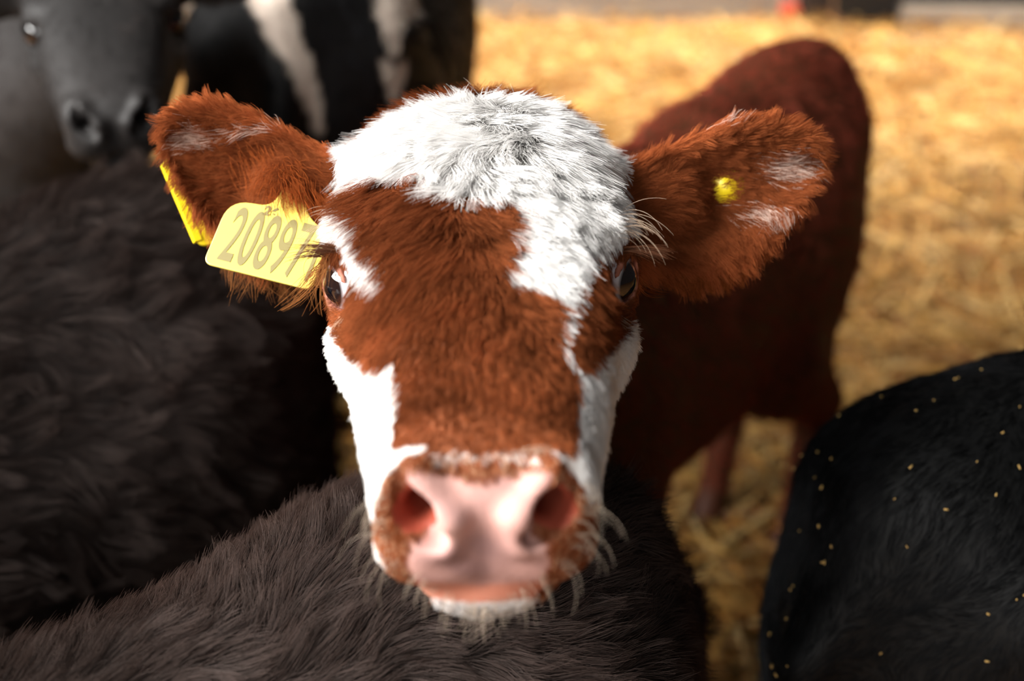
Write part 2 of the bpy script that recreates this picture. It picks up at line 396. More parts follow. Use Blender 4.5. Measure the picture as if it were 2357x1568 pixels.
def box(name, lo, hi, mat, parent=None, bev=.004):
    lo, hi = np.array(lo, float), np.array(hi, float)
    V = np.array([[(lo, hi)[i][0], (lo, hi)[j][1], (lo, hi)[k][2]] for i in (0, 1) for j in (0, 1) for k in (0, 1)])
    Q = np.array([[0, 1, 3, 2], [4, 6, 7, 5], [0, 4, 5, 1], [2, 3, 7, 6], [0, 2, 6, 4], [1, 5, 7, 3]])
    o = mesh_obj(name, V, Q, mat, None, parent); o.data.polygons.foreach_set('use_smooth', np.zeros(6, bool))
    md = o.modifiers.new('bevel', 'BEVEL'); md.width = bev; md.segments = 2
    return o
def rough_mat(name, c1, c2, scale, rough=.85, stretch=(1, 1, 1)):
    m, nt, out = new_mat(name); b = nt.nodes.new('ShaderNodeBsdfPrincipled'); b.inputs['Roughness'].default_value = rough
    tc = nt.nodes.new('ShaderNodeTexCoord'); mp = nt.nodes.new('ShaderNodeMapping'); mp.inputs['Scale'].default_value = stretch
    n = nt.nodes.new('ShaderNodeTexNoise'); n.inputs['Scale'].default_value = scale; n.inputs['Detail'].default_value = 6
    r = nt.nodes.new('ShaderNodeValToRGB'); r.color_ramp.elements[0].position = .32; r.color_ramp.elements[1].position = .68
    r.color_ramp.elements[0].color = (*c1, 1); r.color_ramp.elements[1].color = (*c2, 1)
    bp = nt.nodes.new('ShaderNodeBump'); bp.inputs['Strength'].default_value = .4; bp.inputs['Distance'].default_value = .01
    L = nt.links.new
    L(tc.outputs['Object'], mp.inputs[0]); L(mp.outputs[0], n.inputs[0]); L(n.outputs[0], r.inputs[0]); L(r.outputs[0], b.inputs[0])
    L(n.outputs[0], bp.inputs['Height']); L(bp.outputs[0], b.inputs['Normal']); L(b.outputs[0], out.inputs[0]); return m
M_board = rough_mat('weathered_board', lin(120, 108, 96), lin(176, 164, 150), 6, stretch=(.6, 3, 12))
M_conc = rough_mat('concrete', lin(150, 142, 132), lin(196, 188, 176), 14)
M_post = rough_mat('dark_timber', lin(30, 22, 18), lin(52, 40, 34), 7, stretch=(4, 4, .5))
M_slate = rough_mat('dark_sheet', lin(20, 18, 16), lin(34, 30, 28), 3)
M_red = principled('red_plastic', lin(205, 70, 44), .4)
wb = box('wall_back', (-4.6, 5.35, 0), (6, 5.5, 3.0), M_slate); tag(wb, kind='structure')
fe = bpy.data.objects.new('board_fence', None); COL.objects.link(fe); fe.location = (0.2, 4.78, 0)
tag(fe, 'weathered grey board fence along the back of the pen, left of the dark post', 'fence')
def child_box(name, lo, hi, mat, par, bev=.004):
    o = box(name, np.array(lo) - np.array(par.location), np.array(hi) - np.array(par.location), mat, par, bev); return o
for i in range(5): child_box('board', (-2.4, 4.76, -.02 + i * .2), (1.06, 4.80, .165 + i * .2), M_board, fe)
for x in (-2.2, -.6): child_box('upright', (x, 4.80, 0), (x + .1, 4.88, 1.05), M_board, fe)
ps = box('timber_post', (1.062, 4.66, -.02), (1.170, 4.80, 1.5), M_post, None, .008)
tag(ps, 'dark square timber post standing between the grey fence and the rails', 'post')
def revolve(name, prof, loc, axis, mat, parent=None, n=28):
    axis = unit(np.array(axis, float)); a = unit(np.cross(axis, [.3, .2, .9])); b2 = np.cross(axis, a)
    V = []; Q = []
    for j, (r, h) in enumerate(prof):
        for i in range(n):
            t = 2 * math.pi * i / n; V.append(np.array(loc) + axis * h + (a * math.cos(t) + b2 * math.sin(t)) * r)
    for j in range(len(prof) - 1):
        for i in range(n): k = (i + 1) % n; Q.append([j * n + i, j * n + k, (j + 1) * n + k, (j + 1) * n + i])
    return mesh_obj(name, V, Q, mat, None, parent)
tag(revolve('round_reflector', [(.0005, .0), (.036, .0), (.040, .004), (.040, .012), (.034, .018), (.0005, .022)], (1.028, 4.742, .050), (0, -1, 0), M_red),
    'small round red reflector fixed beside the dark post', 'reflector')
rl = bpy.data.objects.new('rail_fence', None); COL.objects.link(rl); rl.location = (2.2, 4.6, 0)
tag(rl, 'low grey rail fence with a dark panel in place of the shaded gap, right of the timber post', 'fence')
child_box('dark_gap_panel', (1.17, 4.64, -.02), (4.6, 4.66, 1.15), M_slate, rl); child_box('rail', (1.40, 4.57, .040), (4.6, 4.635, .112), M_board, rl); child_box('rail', (1.17, 4.57, .50), (4.6, 4.635, .62), M_board, rl)  # the dark panel stands in for the black opening behind the rails
child_box('upright', (3.4, 4.66, 0), (3.52, 4.76, 1.2), M_post, rl)
kb = box('kerb', (1.17, 4.50, -.03), (4.6, 4.56, .016), M_conc); tag(kb, 'pale concrete kerb at the foot of the rail fence', 'kerb')

#@@SUBJECT
# ------------------------------------------------------------------ the brown and white calf
HO = np.array([-.0175, .641, 1.050]); HR = headR((.028, -1, .0), math.radians(-.5))
to_head = lambda P: (P - HO) @ HR
from_head = lambda p: np.asarray(p) @ HR.T + HO
F = Field(axis_pts(-.32, .62, -.235, .205, .0018, .014), axis_pts(.40, 1.95, .425, .80, .0018, .014), axis_pts(-.02, 1.22, .955, 1.155, .0018, .014))
BO = np.array([.165, 1.375, 0.0]); BR = yawR(-.58, -.81)
nk = (from_head((0, -.13, -.02)) - BO) @ BR
body_ops(F, BR, BO, .975, nk, wx=.74)
head_ops(F, HR, HO)
PXM = .000256
EA = {}
tL = [(-.03, 70), (0, 80), (50, 112), (100, 142), (160, 178), (210, 212), (300, 240), (370, 236), (415, 218), (445, 170)]
bL = [(-.03, -60), (0, -75), (50, -112), (100, -140), (160, -152), (210, -145), (300, -95), (370, -5), (415, 75), (445, 150)]
tR = [(-.03, 60), (0, 66), (85, 102), (185, 168), (265, 202), (345, 212), (435, 190), (480, 168), (510, 118)]
bR = [(-.03, -70), (0, -90), (85, -150), (185, -165), (285, -140), (365, -85), (435, -10), (480, 60), (510, 105)]
cv = lambda T: [(a * PXM if a > 0 else a, b * PXM) for a, b in T]
e3 = (0, .86, .50)
# ear roots sit behind the brow; the animal's right ear is on the left of the picture
bl = to_head(at(800, 455, .800)[None])[0]; br = to_head(at(1412, 470, .800)[None])[0]
sx = np.sign(bl[0])
EA['a'] = ear_ops(F, HR, HO, sx, cv(tL), cv(bL), bl, (sx, .04, 0), (0.0, .877, .48), 445 * PXM)
EA['b'] = ear_ops(F, HR, HO, -sx, cv(tR), cv(bR), br, (-sx, .10, 0), (0.0, .877, .48), 510 * PXM)
for b_, s_ in ((bl, sx), (br, -sx)):
    F.op('add', *rcone(b_ - np.array([s_ * .022, .004, .010]), b_ + np.array([s_ * .030, -.008, -.002]), .027, .024), .016, HR, HO)
V, Q = F.mesh(); N = normals(V, Q); del F
hp = to_head(V); px, py = chart(V)
# coat markings, laid out on the face chart
BROWN_EYE_R = [(1490, 500), (1440, 532), (1420, 556), (1380, 556), (1347, 580), (1331, 620), (1312, 665), (1300, 720), (1295, 780), (1310, 815), (1350, 855), (1385, 820), (1430, 772), (1446, 742), (1490, 720)]
WHITE_TOP = [(760, 540), (700, 540), (700, 330), (860, 270), (980, 212), (1020, 216), (1060, 208), (1180, 198), (1300, 240), (1500, 340), (1500, 535), (1440, 535), (1420, 556), (1380, 556), (1347, 580), (1331, 620), (1312, 665), (1302, 720), (1299, 780), (1320, 850), (1308, 835), (1290, 800), (1284, 740), (1284, 695), (1250, 668), (1200, 655), (1160, 638), (1166, 600), (1172, 562), (1152, 520), (1162, 490), (1150, 452), (1120, 458), (1060, 452), (1030, 440), (1000, 422), (960, 405), (880, 402), (842, 412), (822, 450), (832, 510), (860, 560), (880, 600), (897, 655), (870, 645), (840, 625), (815, 590), (800, 552)]
WHITE_L = [(700, 730), (768, 750), (782, 800), (810, 820), (850, 848), (880, 850), (905, 830), (918, 880), (921, 930), (908, 980), (900, 1036), (985, 1024), (985, 1036), (930, 1052), (892, 1090), (868, 1140), (854, 1200), (862, 1255), (885, 1300), (850, 1290), (700, 1300)]
WHITE_R = [(1310, 830), (1350, 855), (1385, 820), (1430, 772), (1446, 742), (1500, 730), (1500, 1130), (1362, 1150), (1332, 1110), (1300, 1066), (1262, 1034), (1326, 1056), (1331, 1000), (1330, 860)]
CHIN = [(900, 1378), (1000, 1375), (1100, 1388), (1200, 1378), (1320, 1370), (1300, 1600), (900, 1600)]
NOSE = [(936, 1086), (1000, 1086), (1060, 1100), (1105, 1112), (1150, 1100), (1200, 1086), (1270, 1086), (1270, 1150), (1225, 1200), (1225, 1232), (1262, 1250), (1268, 1300), (1245, 1345), (1100, 1352), (960, 1345), (938, 1300), (946, 1250), (985, 1232), (985, 1200), (938, 1150)]
NOSEW = [(990, 1046), (1040, 1034), (1100, 1044), (1180, 1038), (1240, 1052), (1255, 1075), (1150, 1060), (1060, 1062), (1000, 1075)]
LIP = [(930, 1338), (1100, 1346), (1270, 1338), (1230, 1376), (1100, 1390), (980, 1376)]
C_br, C_wh = lin(138, 76, 44), lin(246, 240, 234)
def head_front(hp): return hp[:, 1] > -.165
def is_ear(P):
    q = to_head(P); m = np.zeros(len(P), bool)
    for e in EA.values():
        p = (q - e['B']) @ e['e1']; r = (q - e['B']) @ e['e3']; m |= (p > .004) & (p < e['L'] + .012) & (np.abs(r) < .045)
    return m & (np.abs(q[:, 0]) > .083) & (q[:, 1] < -.045)
def coat(P, jit=0.0):
    """hair colour and bare-skin mask at points on the calf"""
    q = to_head(P); x, y = chart(P)
    if jit:
        x = x + rng.normal(0, jit, len(P)); y = y + rng.normal(0, jit, len(P))
    c = np.repeat(C_br[None], len(P), 0); hf = (q[:, 1] > -.128 + .012 * snoise(P, 25, 14)) & (q[:, 2] > -.13) & (P[:, 1] < .84)
    ear = is_ear(P)
    wh = (inpoly(x, y, WHITE_TOP) | inpoly(x, y, WHITE_L) | inpoly(x, y, WHITE_R) | inpoly(x, y, CHIN)) & hf & ~ear & ~inpoly(x, y, BROWN_EYE_R)
    c[wh] = C_wh
    nw = inpoly(x, y, NOSEW) & (q[:, 1] > .12); nw &= rng.random(len(P)) < .55; c[nw] = .6 * C_wh + .4 * C_br
    sk = (inpoly(x, y, NOSE) | inpoly(x, y, LIP)) & (q[:, 1] > .15)
    return c, wh, sk & hf, ear, q, x, y
c, wh, sk, ear, q, x, y = coat(V)
skin = c * np.where(wh, .93, .80)[:, None]
pink = lin(196, 150, 140)
gz = np.exp(-((x - 1075) / 90) ** 2 - ((y - 1290) / 45) ** 2) + .35 * np.exp(-((x - 1110) / 25) ** 2) ; gz = np.clip(gz + .25 * snoise(V, 60, 8), 0, 1)[:, None]
front = (q[:, 1] > .15)
mk = (soft(x, y, NOSE, 7) * front)[:, None]; skin = skin * (1 - mk) + (pink * (1 - .6 * gz) + lin(120, 92, 94) * .6 * gz) * mk
mk = (soft(x, y, LIP, 5) * front)[:, None]; skin = skin * (1 - mk) + lin(205, 132, 108) * mk
# nostril lining, eyelid rims, ear lining, hooves
nos = np.zeros(len(V), bool)
for s in (-1, 1):
    a, b2 = np.array([s * .030, .202, -.010]), np.array([s * .026, .176, -.013]); t = np.clip((q - a) @ (b2 - a) / ((b2 - a) @ (b2 - a)), 0, 1)
    nos |= (np.linalg.norm(q - a - t[:, None] * (b2 - a), axis=1) < .0105) & (t > .10)
skin[nos] = lin(146, 66, 48)
for s in (-1, 1):
    r = np.linalg.norm(q - EYE_C * (s, 1, 1), axis=1)
    skin[(r < EYE_R + .0022)] = lin(176, 112, 92); skin[(r < EYE_R + .0010)] = lin(112, 62, 52)
for e in EA.values():
    rr = q - e['B']; inn = ear & ((N @ HR) @ e['e3'] > .3); skin[inn] = lin(98, 48, 27)
skin[V[:, 2] < .055] = lin(40, 32, 28)
skin[q[:, 1] < -.17] *= .26  # body skin darkened to imitate the shaded flank
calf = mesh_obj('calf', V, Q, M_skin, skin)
tag(calf, 'brown calf with white forehead and cheeks and a yellow ear tag, facing the camera', 'calf')
KV, KQ, KN = V, Q, N
#@@EYES
# ------------------------------------------------------------------ eyes
def eye_mat():
    m, nt, out = new_mat('eyeball'); b = nt.nodes.new('ShaderNodeBsdfPrincipled'); L = nt.links.new
    a = nt.nodes.new('ShaderNodeAttribute'); a.attribute_name = 'col'; L(a.outputs[0], b.inputs[0])
    b.inputs['Roughness'].default_value = .03; b.inputs['Specular IOR Level'].default_value = .8; b.inputs['Coat Weight'].default_value = 1.0; b.inputs['Coat Roughness'].default_value = .01
    L(b.outputs[0], out.inputs[0]); return m
M_eye = eye_mat()
def eyeball(s):
    n, mm = 96, 64; g = unit(np.array([s * .86, .50, .02])); up = unit(np.array([0, 0, 1.0]) - g * g[2]); rt = np.cross(up, g)
    th = np.linspace(0, math.pi, mm); ph = np.linspace(0, 2 * math.pi, n, endpoint=False)
    TH, PH = np.meshgrid(th, ph, indexing='ij'); R = EYE_R + .0016 * np.exp(-(TH / .55) ** 2)
    loc = (g * (np.cos(TH) * R)[..., None] + (rt * np.cos(PH)[..., None] + up * np.sin(PH)[..., None]) * (np.sin(TH) * R)[..., None]).reshape(-1, 3)
    i = np.arange(mm * n).reshape(mm, n); i2 = np.roll(i, -1, 1)
    Qe = np.stack([i[:-1], i[1:], i2[1:], i2[:-1]], -1).reshape(-1, 4)
    e = np.sin(TH.ravel()) * np.stack([np.cos(PH.ravel()), np.sin(PH.ravel())]); rr = np.sqrt((e[0] / .60) ** 2 + (e[1] / .62) ** 2); rr[np.cos(TH.ravel()) < 0] = 2
    pu = np.sqrt((e[0] / .34) ** 2 + (e[1] / .20) ** 2)
    c = np.repeat(lin(228, 222, 226)[None], len(rr), 0); k = sstep(1.1, .93, rr)[:, None]
    c = c * (1 - k) + lin(34, 22, 20) * k; k = (sstep(1.1, .85, pu) * (rr < 1))[:, None]; c = c * (1 - k) + lin(5, 6, 12) * k
    Ve = from_head(loc + EYE_C * (s, 1, 1))
    o = mesh_obj('eye', Ve, Qe[:, ::-1], M_eye, c, calf); o['label'] = 'glossy dark eyeball with pale rim'; return o
for s in (-1, 1): eyeball(s)
#@@TAGS
# ------------------------------------------------------------------ ear tags
KX, KY = chart(KV); KD = (KV - CAM) @ FWD
def surf(px_, py_, rad=9):
    m = np.nonzero((np.abs(KX - px_) < rad) & (np.abs(KY - py_) < rad) & (KD < 1.0))[0]
    if not len(m):
        m = np.nonzero(KD < 1.0)[0]; i = m[np.argmin((KX[m] - px_) ** 2 + (KY[m] - py_) ** 2)]; return KV[i], KN[i]
    i = m[np.argmin(KD[m])]; return KV[i], KN[i]
def plate(name, out2, th, o, u, v, mat, parent, bev=.0007):
    u, v = unit(np.array(u)), unit(np.array(v)); v = unit(v - u * (u @ v)); nrm = np.cross(u, v); n = len(out2)
    A = np.array([o + u * a + v * b for a, b in out2]); Vp = np.concatenate([A + nrm * th / 2, A - nrm * th / 2])
    me = bpy.data.meshes.new(name)
    me.from_pydata([tuple(p) for p in Vp], [], [list(range(n)), list(range(2 * n - 1, n - 1, -1))] + [[i, n + i, n + (i + 1) % n, (i + 1) % n] for i in range(n)])
    me.update(); me.materials.append(mat); ob = bpy.data.objects.new(name, me); COL.objects.link(ob); ob.parent = parent
    md = ob.modifiers.new('bevel', 'BEVEL'); md.width = bev; md.segments = 2; return ob, nrm
def rounded(pts, rads, n=8):
    o = []; m = len(pts)
    for i in range(m):
        p = np.array(pts[i], float); a = unit(np.array(pts[i - 1], float) - p); b = unit(np.array(pts[(i + 1) % m], float) - p); r = rads[i]
        if r <= 0: o.append(tuple(p)); continue
        for t in np.linspace(0, 1, n): o.append(tuple((1 - t) ** 2 * (p + a * r) + 2 * t * (1 - t) * p + t * t * (p + b * r)))
    return o
M_yel = principled('yellow_plastic', lin(246, 216, 30), .38, sss=0.0, spec=.5, bump=(300, .08, .0004))
M_yelf = principled('yellow_tag_face', lin(226, 202, 92), .30, spec=.6)
M_ink = principled('faded_print', lin(122, 110, 60), .5)
c0, c1, c2 = at(467, 607, .768), at(718, 670, .758), at(503, 436, .785)
tu, tv = unit(c1 - c0), None; tv = unit((c2 - c0) - tu * ((c2 - c0) @ tu)); W = np.linalg.norm(c1 - c0)
tag_o, tn = plate('ear_tag', rounded([(0, 0), (W, 0), (W * 1.0, .036), (W * .72, .046), (W * .66, .062), (W * .44, .062), (W * .40, .046), (.001, .044)], [.006, .006, .012, .008, .006, .006, .008, .014]), .0022, c0, tu, tv, M_yelf, calf)
tag_o['label'] = 'yellow plastic ear tag with faded grey numbers'
def text(name, body, org, size, sx, shear, mat, parent):
    cu = bpy.data.curves.new(name, 'FONT'); cu.body = body; cu.size = size; cu.extrude = .00015; cu.shear = shear; cu.space_character = 1.08; cu.offset = .0004
    o = bpy.data.objects.new(name, cu); COL.objects.link(o)
    Mx = Matrix(np.column_stack([np.append(tu * sx, 0), np.append(tv, 0), np.append(tn, 0), np.append(org, 1)]).tolist())
    dg = bpy.context.evaluated_depsgraph_get(); dg.update(); me = bpy.data.meshes.new_from_object(o.evaluated_get(dg)); me.transform(Mx)
    bpy.data.objects.remove(o); me.materials.clear(); me.materials.append(mat)
    o = bpy.data.objects.new(name, me); COL.objects.link(o); o.parent = parent; return o
text('printed_number', '208971', c0 + tu * .0070 + tv * .0050 + tn * .00125, 0.0515, .375, .10, M_ink, tag_o)
text('printed_code', '26', c0 + tu * .0240 + tv * .0395 + tn * .00125, .0085, 1.0, .1, M_ink, tag_o)
# rear half of the tag, hanging behind the ear
d0, d1 = at(372, 372, .838), at(458, 572, .834); bu = unit(d1 - d0); bw = unit(np.array([.74, .62, .12]))
bk, _ = plate('tag_back', rounded([(0, 0), (.0625, 0), (.0625, .05), (.040, .058), (.024, .058), (0, .05)], [.004, .008, .008, .006, .006, .006]), .0030, d0, bu, bw, M_yel, tag_o)
plate('tag_edge', rounded([(0, -.0015), (.056, -.0015), (.056, .004), (.003, .004)], [.001, .001, .001, .001]), .0046, d0 + bu * .002, bu, bw, M_yel, tag_o)
bp_, bn = surf(1666, 432); bt = revolve('ear_button', [(.0003, .0035), (.0055, .0035), (.006, .0028), (.0105, .0024), (.0118, .0014), (.0118, -.002), (.004, -.003)], bp_ + bn * .0002, bn, M_yel, calf)
bt['label'] = 'round yellow tag button half hidden in ear hair'

#@@FUR
# ------------------------------------------------------------------ hair of the brown calf
def ear_frame(q):
    """per-point ear axes and normalised ear coordinates (p along, u across)"""
    out = []
    for e in EA.values():
        r = q - e['B']; p = r @ e['e1']; qq = r @ e['e2']; pc = np.clip(p, e['T1'][0][0], e['T1'][0][-1])
        tp, bt_ = np.interp(pc, *e['T1']), np.interp(pc, *e['T2']); out.append((p / e['L'], (qq - (tp + bt_) / 2) / ((tp - bt_) / 2), e))
    return out
eyeL = [from_head(EYE_C * (s, 1, 1)) for s in (-1, 1)]
def calf_hair(count_head, count_ear, count_body):
    vis = in_view(KV, KN, 60, -.35); c, wh, sk, ear, q, x, y = coat(KV)
    de = np.minimum(*[np.linalg.norm(KV - e, axis=1) for e in eyeL])
    body = q[:, 1] < -.17
    wt = vis * (~sk) * (~ear) * (~body) * (de > EYE_R + .003) * np.where(nos, 0, 1)
    # --- head
    P, N = scatter(KV, KQ, KN, wt, count_head); c, wh, sk, ear, q, x, y = coat(P, 3.0)
    de = np.minimum(*[np.linalg.norm(P - e, axis=1) for e in eyeL])
    top = sstep(640, 420, y + .0 * x) * sstep(.075, .060, np.abs(q[:, 0]))          # forelock
    mid = sstep(820, 640, y)
    L = .0075 + .0080 * mid + .0130 * top
    L *= .35 + .65 * sstep(.022, .042, de)
    mz = sstep(.150, .172, q[:, 1]); L = L * (1 - mz) + .0032 * mz
    chin = (q[:, 2] < -.062) & (q[:, 1] > .1); L[chin] = .008
    L *= rng.uniform(.65, 1.25, len(P))
    sg = q[:, 0] + .002
    T = np.stack([np.clip(q[:, 0] / .05, -1, 1) * .55, np.ones(len(P)), -.35 * np.ones(len(P))], 1)
    # whorl between the eyes: hair parts away from it
    wx, wy = x - 1062, y - 520; rr = np.sqrt(wx ** 2 + wy ** 2); wk = np.exp(-(rr / 130) ** 2)[:, None]
    rad = np.stack([wx * -1 / 100, wy / 100 * .8 + .35, 0 * wx], 1) * np.array([HR[0, 0] * -1, 1, 1])
    T = T * (1 - .6 * wk) + rad * .6 * wk
    side = sstep(.045, .066, np.abs(q[:, 0]))[:, None] * sstep(560, 720, y)[:, None]
    T = T * (1 - side) + np.array([0, -.55, -.75]) * side
    tm = np.array(top)[:, None]
    T = unit(T) + vnoise(P, 16, 40) * (.14 + .22 * tm) + vnoise(P, 45, 70) * (.12 + .26 * tm)
    T = T @ HR.T
    lift = .26 + .30 * top + .06 * mid
    pts = strands(P, N, T, L, 6, lift, .6, .12, .12, .55, 18)
    col = c * rng.uniform(.62, 1.3, (len(P), 1)) * (1 + .16 * snoise(P, 70, 21) + .15 * snoise(P, 30, 23)).clip(.5, 1.5)[:, None]
    col[wh] = np.array([.97, .95, .93]) * rng.uniform(.92, 1.02, (wh.sum(), 1))
    ws = (~wh) & (y > 1040) & (rng.random(len(P)) < .22); col[ws] = lin(226, 176, 140)
    a = curves_obj('head_fur', pts, radii(len(P), 6, .00012 + .00004 * top), np.clip(col, 0, 1), M_fur, calf); a['kind'] = 'stuff'
    # --- ears
    c, wh, sk, ear, q, x, y = coat(KV); wt = vis * ear
    P, N = scatter(KV, KQ, KN, wt, count_ear); q = to_head(P); x, y = chart(P); Nh = N @ HR
    T = np.zeros_like(P); L = np.full(len(P), .010); lift = np.full(len(P), .35); col = np.repeat(lin(140, 76, 43)[None], len(P), 0) * rng.uniform(.7, 1.3, (len(P), 1)); keep = np.ones(len(P), bool)
    for k, (pn_, u, e) in enumerate(ear_frame(q)):
        m = (q[:, 0] * e['e1'][0] > 0); inn = (Nh @ e['e3'] > .15)
        rim = np.clip(np.abs(u), 0, 1.1)
        t = e['e1'][None] * (.8 - .5 * np.clip(u, -1, 0)[:, None] * -1 * .3) + e['e2'][None] * (u * .75)[:, None]
        low = sstep(-.25, -.85, u) * sstep(.98, .55, pn_)
        t = t + np.array([0, .15, -1.4])[None] * low[:, None]
        T[m] = t[m]
        l = .0058 + .0062 * inn + .006 * low * inn; L[m] = l[m]
        edge = sstep(.75, 1.0, rim); col[m] = (col * (1 + .45 * edge + .25 * low)[:, None] + edge[:, None] * lin(120, 66, 34) * .3)[m]
        # pale tufts lining the ear
        for (tx, ty, sx_, sy_) in ([(470, 322, 42, 20), (600, 300, 50, 5)] if k == 0 else [(1790, 385, 50, 24), (1745, 487, 45, 18), (1640, 290, 40, 9)]):
            wgt = np.exp(-((x - tx) / sx_) ** 2 - ((y - ty) / sy_) ** 2); pk = m & inn & (rng.random(len(P)) < wgt * .7)
            col[pk] = lin(236, 206, 190) * rng.uniform(.7, 1.05, (pk.sum(), 1)); L[pk] = .015
    T = T + vnoise(q, 30, 90) * .35
    pts = strands(P, N, T @ HR.T, L * rng.uniform(.6, 1.35, len(P)), 6, .55, .5, .22, .22, .65, 16)
    o = curves_obj('ear_fur', pts, radii(len(P), 6, .00013), np.clip(col, 0, 1), M_fur, calf); o['kind'] = 'stuff'
    # --- neck and body
    c, wh, sk, ear, q, x, y = coat(KV); wt = in_view(KV, KN, 60, -.2) * (q[:, 1] < -.15) * (~ear) * (KV[:, 2] > .1)
    P, N = scatter(KV, KQ, KN, wt, count_body); bq = (P - BO) @ BR
    T = np.stack([0 * P[:, 0], -np.ones(len(P)), -.9 * np.ones(len(P))], 1) + vnoise(P, 7, 120) * .3
    pts = strands(P, N, T @ BR.T, .016 * rng.uniform(.6, 1.3, len(P)), 4, .3, .5, .2, .2, .5, 20)
    o = curves_obj('body_fur', pts, radii(len(P), 4, .00042), lin(146, 66, 48) * rng.uniform(.6, 1.3, (len(P), 1)), M_bodyfur, calf); o['kind'] = 'stuff'
calf_hair(200000, 75000, 28000)
RX, UY = np.array([1.0, 0, 0]), UPV
# locks hanging from the tagged ear: over the neck of the tag, and below its edge
def locks(name, spots, d, L, lift, grav, col, rad, wild=.25, clump=.7, cn=12):
    P, N = zip(*[surf(a, b, 14) for a, b in spots]); P, N = np.array(P) + rng.normal(0, .0012, (len(P), 3)), np.array(N)
    pts = strands(P, N, np.array([d] * len(P)) + rng.normal(0, .12, (len(P), 3)), L * rng.uniform(.55, 1.25, len(P)), 8, lift, .4, grav, wild, clump, cn)
    cc = np.array(col) * rng.uniform(.6, 1.4, (len(P), 1)); o = curves_obj(name, pts, radii(len(P), 8, rad), np.clip(cc, 0, 1), M_fur, calf); o['kind'] = 'stuff'
u_ = rng.normal(0, 1, (1100, 2))
locks('ear_locks', [(655 + 52 * a, 408 + 20 * a + 26 * b) for a, b in u_], RX * .5 - UPV * .9 - FWD * .55, .024, 1.0, .5, lin(150, 76, 36), .00012, .25, .5)
u_ = rng.random((650, 2))
locks('ear_locks', [(520 + 225 * a, 540 + 95 * math.sin(2.2 * a + .2) - 25 * b) for a, b in u_], -UPV * 1.0 + RX * .15, .030, .5, .3, lin(150, 98, 56), .00014, .45, .8, 9)
u_ = rng.random((2200, 2))
locks('ear_locks', [(1500 + 300 * a, 655 - 70 * a * a - 30 * b) for a, b in u_], -UPV * 1.0 + RX * .1, .019, .5, .4, lin(138, 74, 36), .00014, .3, .75, 20)
# lashes, brow bristles, whiskers
def bristles(name, specs, col, rad, jitc=.15):
    """specs: (start point, first direction, curl direction, length)"""
    K = 9; n = len(specs); pts = np.zeros((n, K, 3)); 
    for i, (p, d, cdir, L) in enumerate(specs):
        d = unit(np.array(d, float)); cdir = np.array(cdir, float); pts[i, 0] = p
        for j in range(1, K):
            pts[i, j] = pts[i, j - 1] + d * L / (K - 1); d = unit(d + cdir / (K - 1))
    cc = np.repeat(np.array(col)[None], n, 0) * rng.uniform(1 - jitc, 1 + jitc, (n, 1))
    return curves_obj(name, pts, radii(n, K, rad), np.clip(cc, 0, 1), M_fur, calf)
def cdir(dx, dy, dz=0): return RX * dx + UY * dy - FWD * dz     # right, up, towards the camera
R_ = lambda a, b: rng.uniform(a, b)
sp = []
for k in range(110):
    t = rng.random(); p, n_ = surf(738 + t * 42, 583 - 14 * math.sin(t * 3.1) + R_(-3, 3), 12); sp.append((p, cdir(-1.0, .10 + .25 * t + R_(-.15, .15), .45), cdir(-.3, -.55 + R_(-.2, .3), -.3), R_(.012, .026)))
    p, n_ = surf(1438 + t * 36, 582 - 14 * math.sin(t * 3.1) + R_(-3, 3), 12); sp.append((p, cdir(1.0, .12 + .2 * t + R_(-.15, .15), .45), cdir(.2, -.75 + R_(-.2, .3), -.3), R_(.012, .026)))
o = bristles('eyelashes', sp, lin(112, 74, 54), .00014, .5); o['kind'] = 'stuff'
sp = []
for k in range(22):
    p, n_ = surf(776 + R_(-4, 10), 505 + R_(-25, 40), 14); sp.append((p, cdir(-1, .35 + R_(-.5, .5), .4), cdir(R_(-.6, .3), -1.6 + R_(-.8, .6), -.1), R_(.016, .034)))
    p, n_ = surf(1434 + R_(-10, 4), 505 + R_(-25, 40), 14); sp.append((p, cdir(1, .35 + R_(-.5, .6), .4), cdir(R_(-.3, .6), -1.6 + R_(-.8, .6), -.1), R_(.016, .038)))
for k in range(14):
    p, n_ = surf(778 + R_(-4, 12), 712 + R_(-8, 14), 14); sp.append((p, cdir(-1, -.9 + R_(-.4, .3), .2), cdir(.2, -.5, 0), R_(.006, .014)))
    p, n_ = surf(1436 + R_(-10, 4), 716 + R_(-8, 14), 14); sp.append((p, cdir(.5, -.7 + R_(-.4, .4), .3), cdir(.6, -.3, 0), R_(.004, .010)))
o = bristles('brow_bristles', sp, lin(226, 196, 168), .00011); o['kind'] = 'stuff'
sp = []
for k in range(24):
    yy = R_(1095, 1312); p, n_ = surf(868 + R_(-4, 18) + max(0, yy - 1255) * .6, yy, 16); sp.append((p, cdir(-1, -.1 + R_(-.5, .4), .1), cdir(.9 + R_(-.4, .5), -1.7 + R_(-.5, .5), -.2), R_(.012, .028)))
    yy = R_(1095, 1312); p, n_ = surf(1343 + R_(-18, 4) - max(0, yy - 1255) * .6, yy, 16); sp.append((p, cdir(1, -.1 + R_(-.5, .4), .1), cdir(-.9 + R_(-.5, .4), -1.7 + R_(-.5, .5), -.2), R_(.012, .028)))
for k in range(60):
    t = R_(-1, 1); p, n_ = surf(1103 + t * 165, 1408 - 75 * t * t + R_(-8, 6), 22); sp.append((p, cdir(t * .9 + R_(-.3, .3), -.7, .4), cdir(-t * .7 + R_(-.5, .5), -1.0 + R_(-.5, .6), -.6), R_(.008, .020)))
for k in range(10):
    p, n_ = surf(1195 + R_(-15, 30), 1030 + R_(-5, 8), 12); sp.append((p, cdir(.9, .25, .7), cdir(.4, -.1, -.2), R_(.008, .018)))
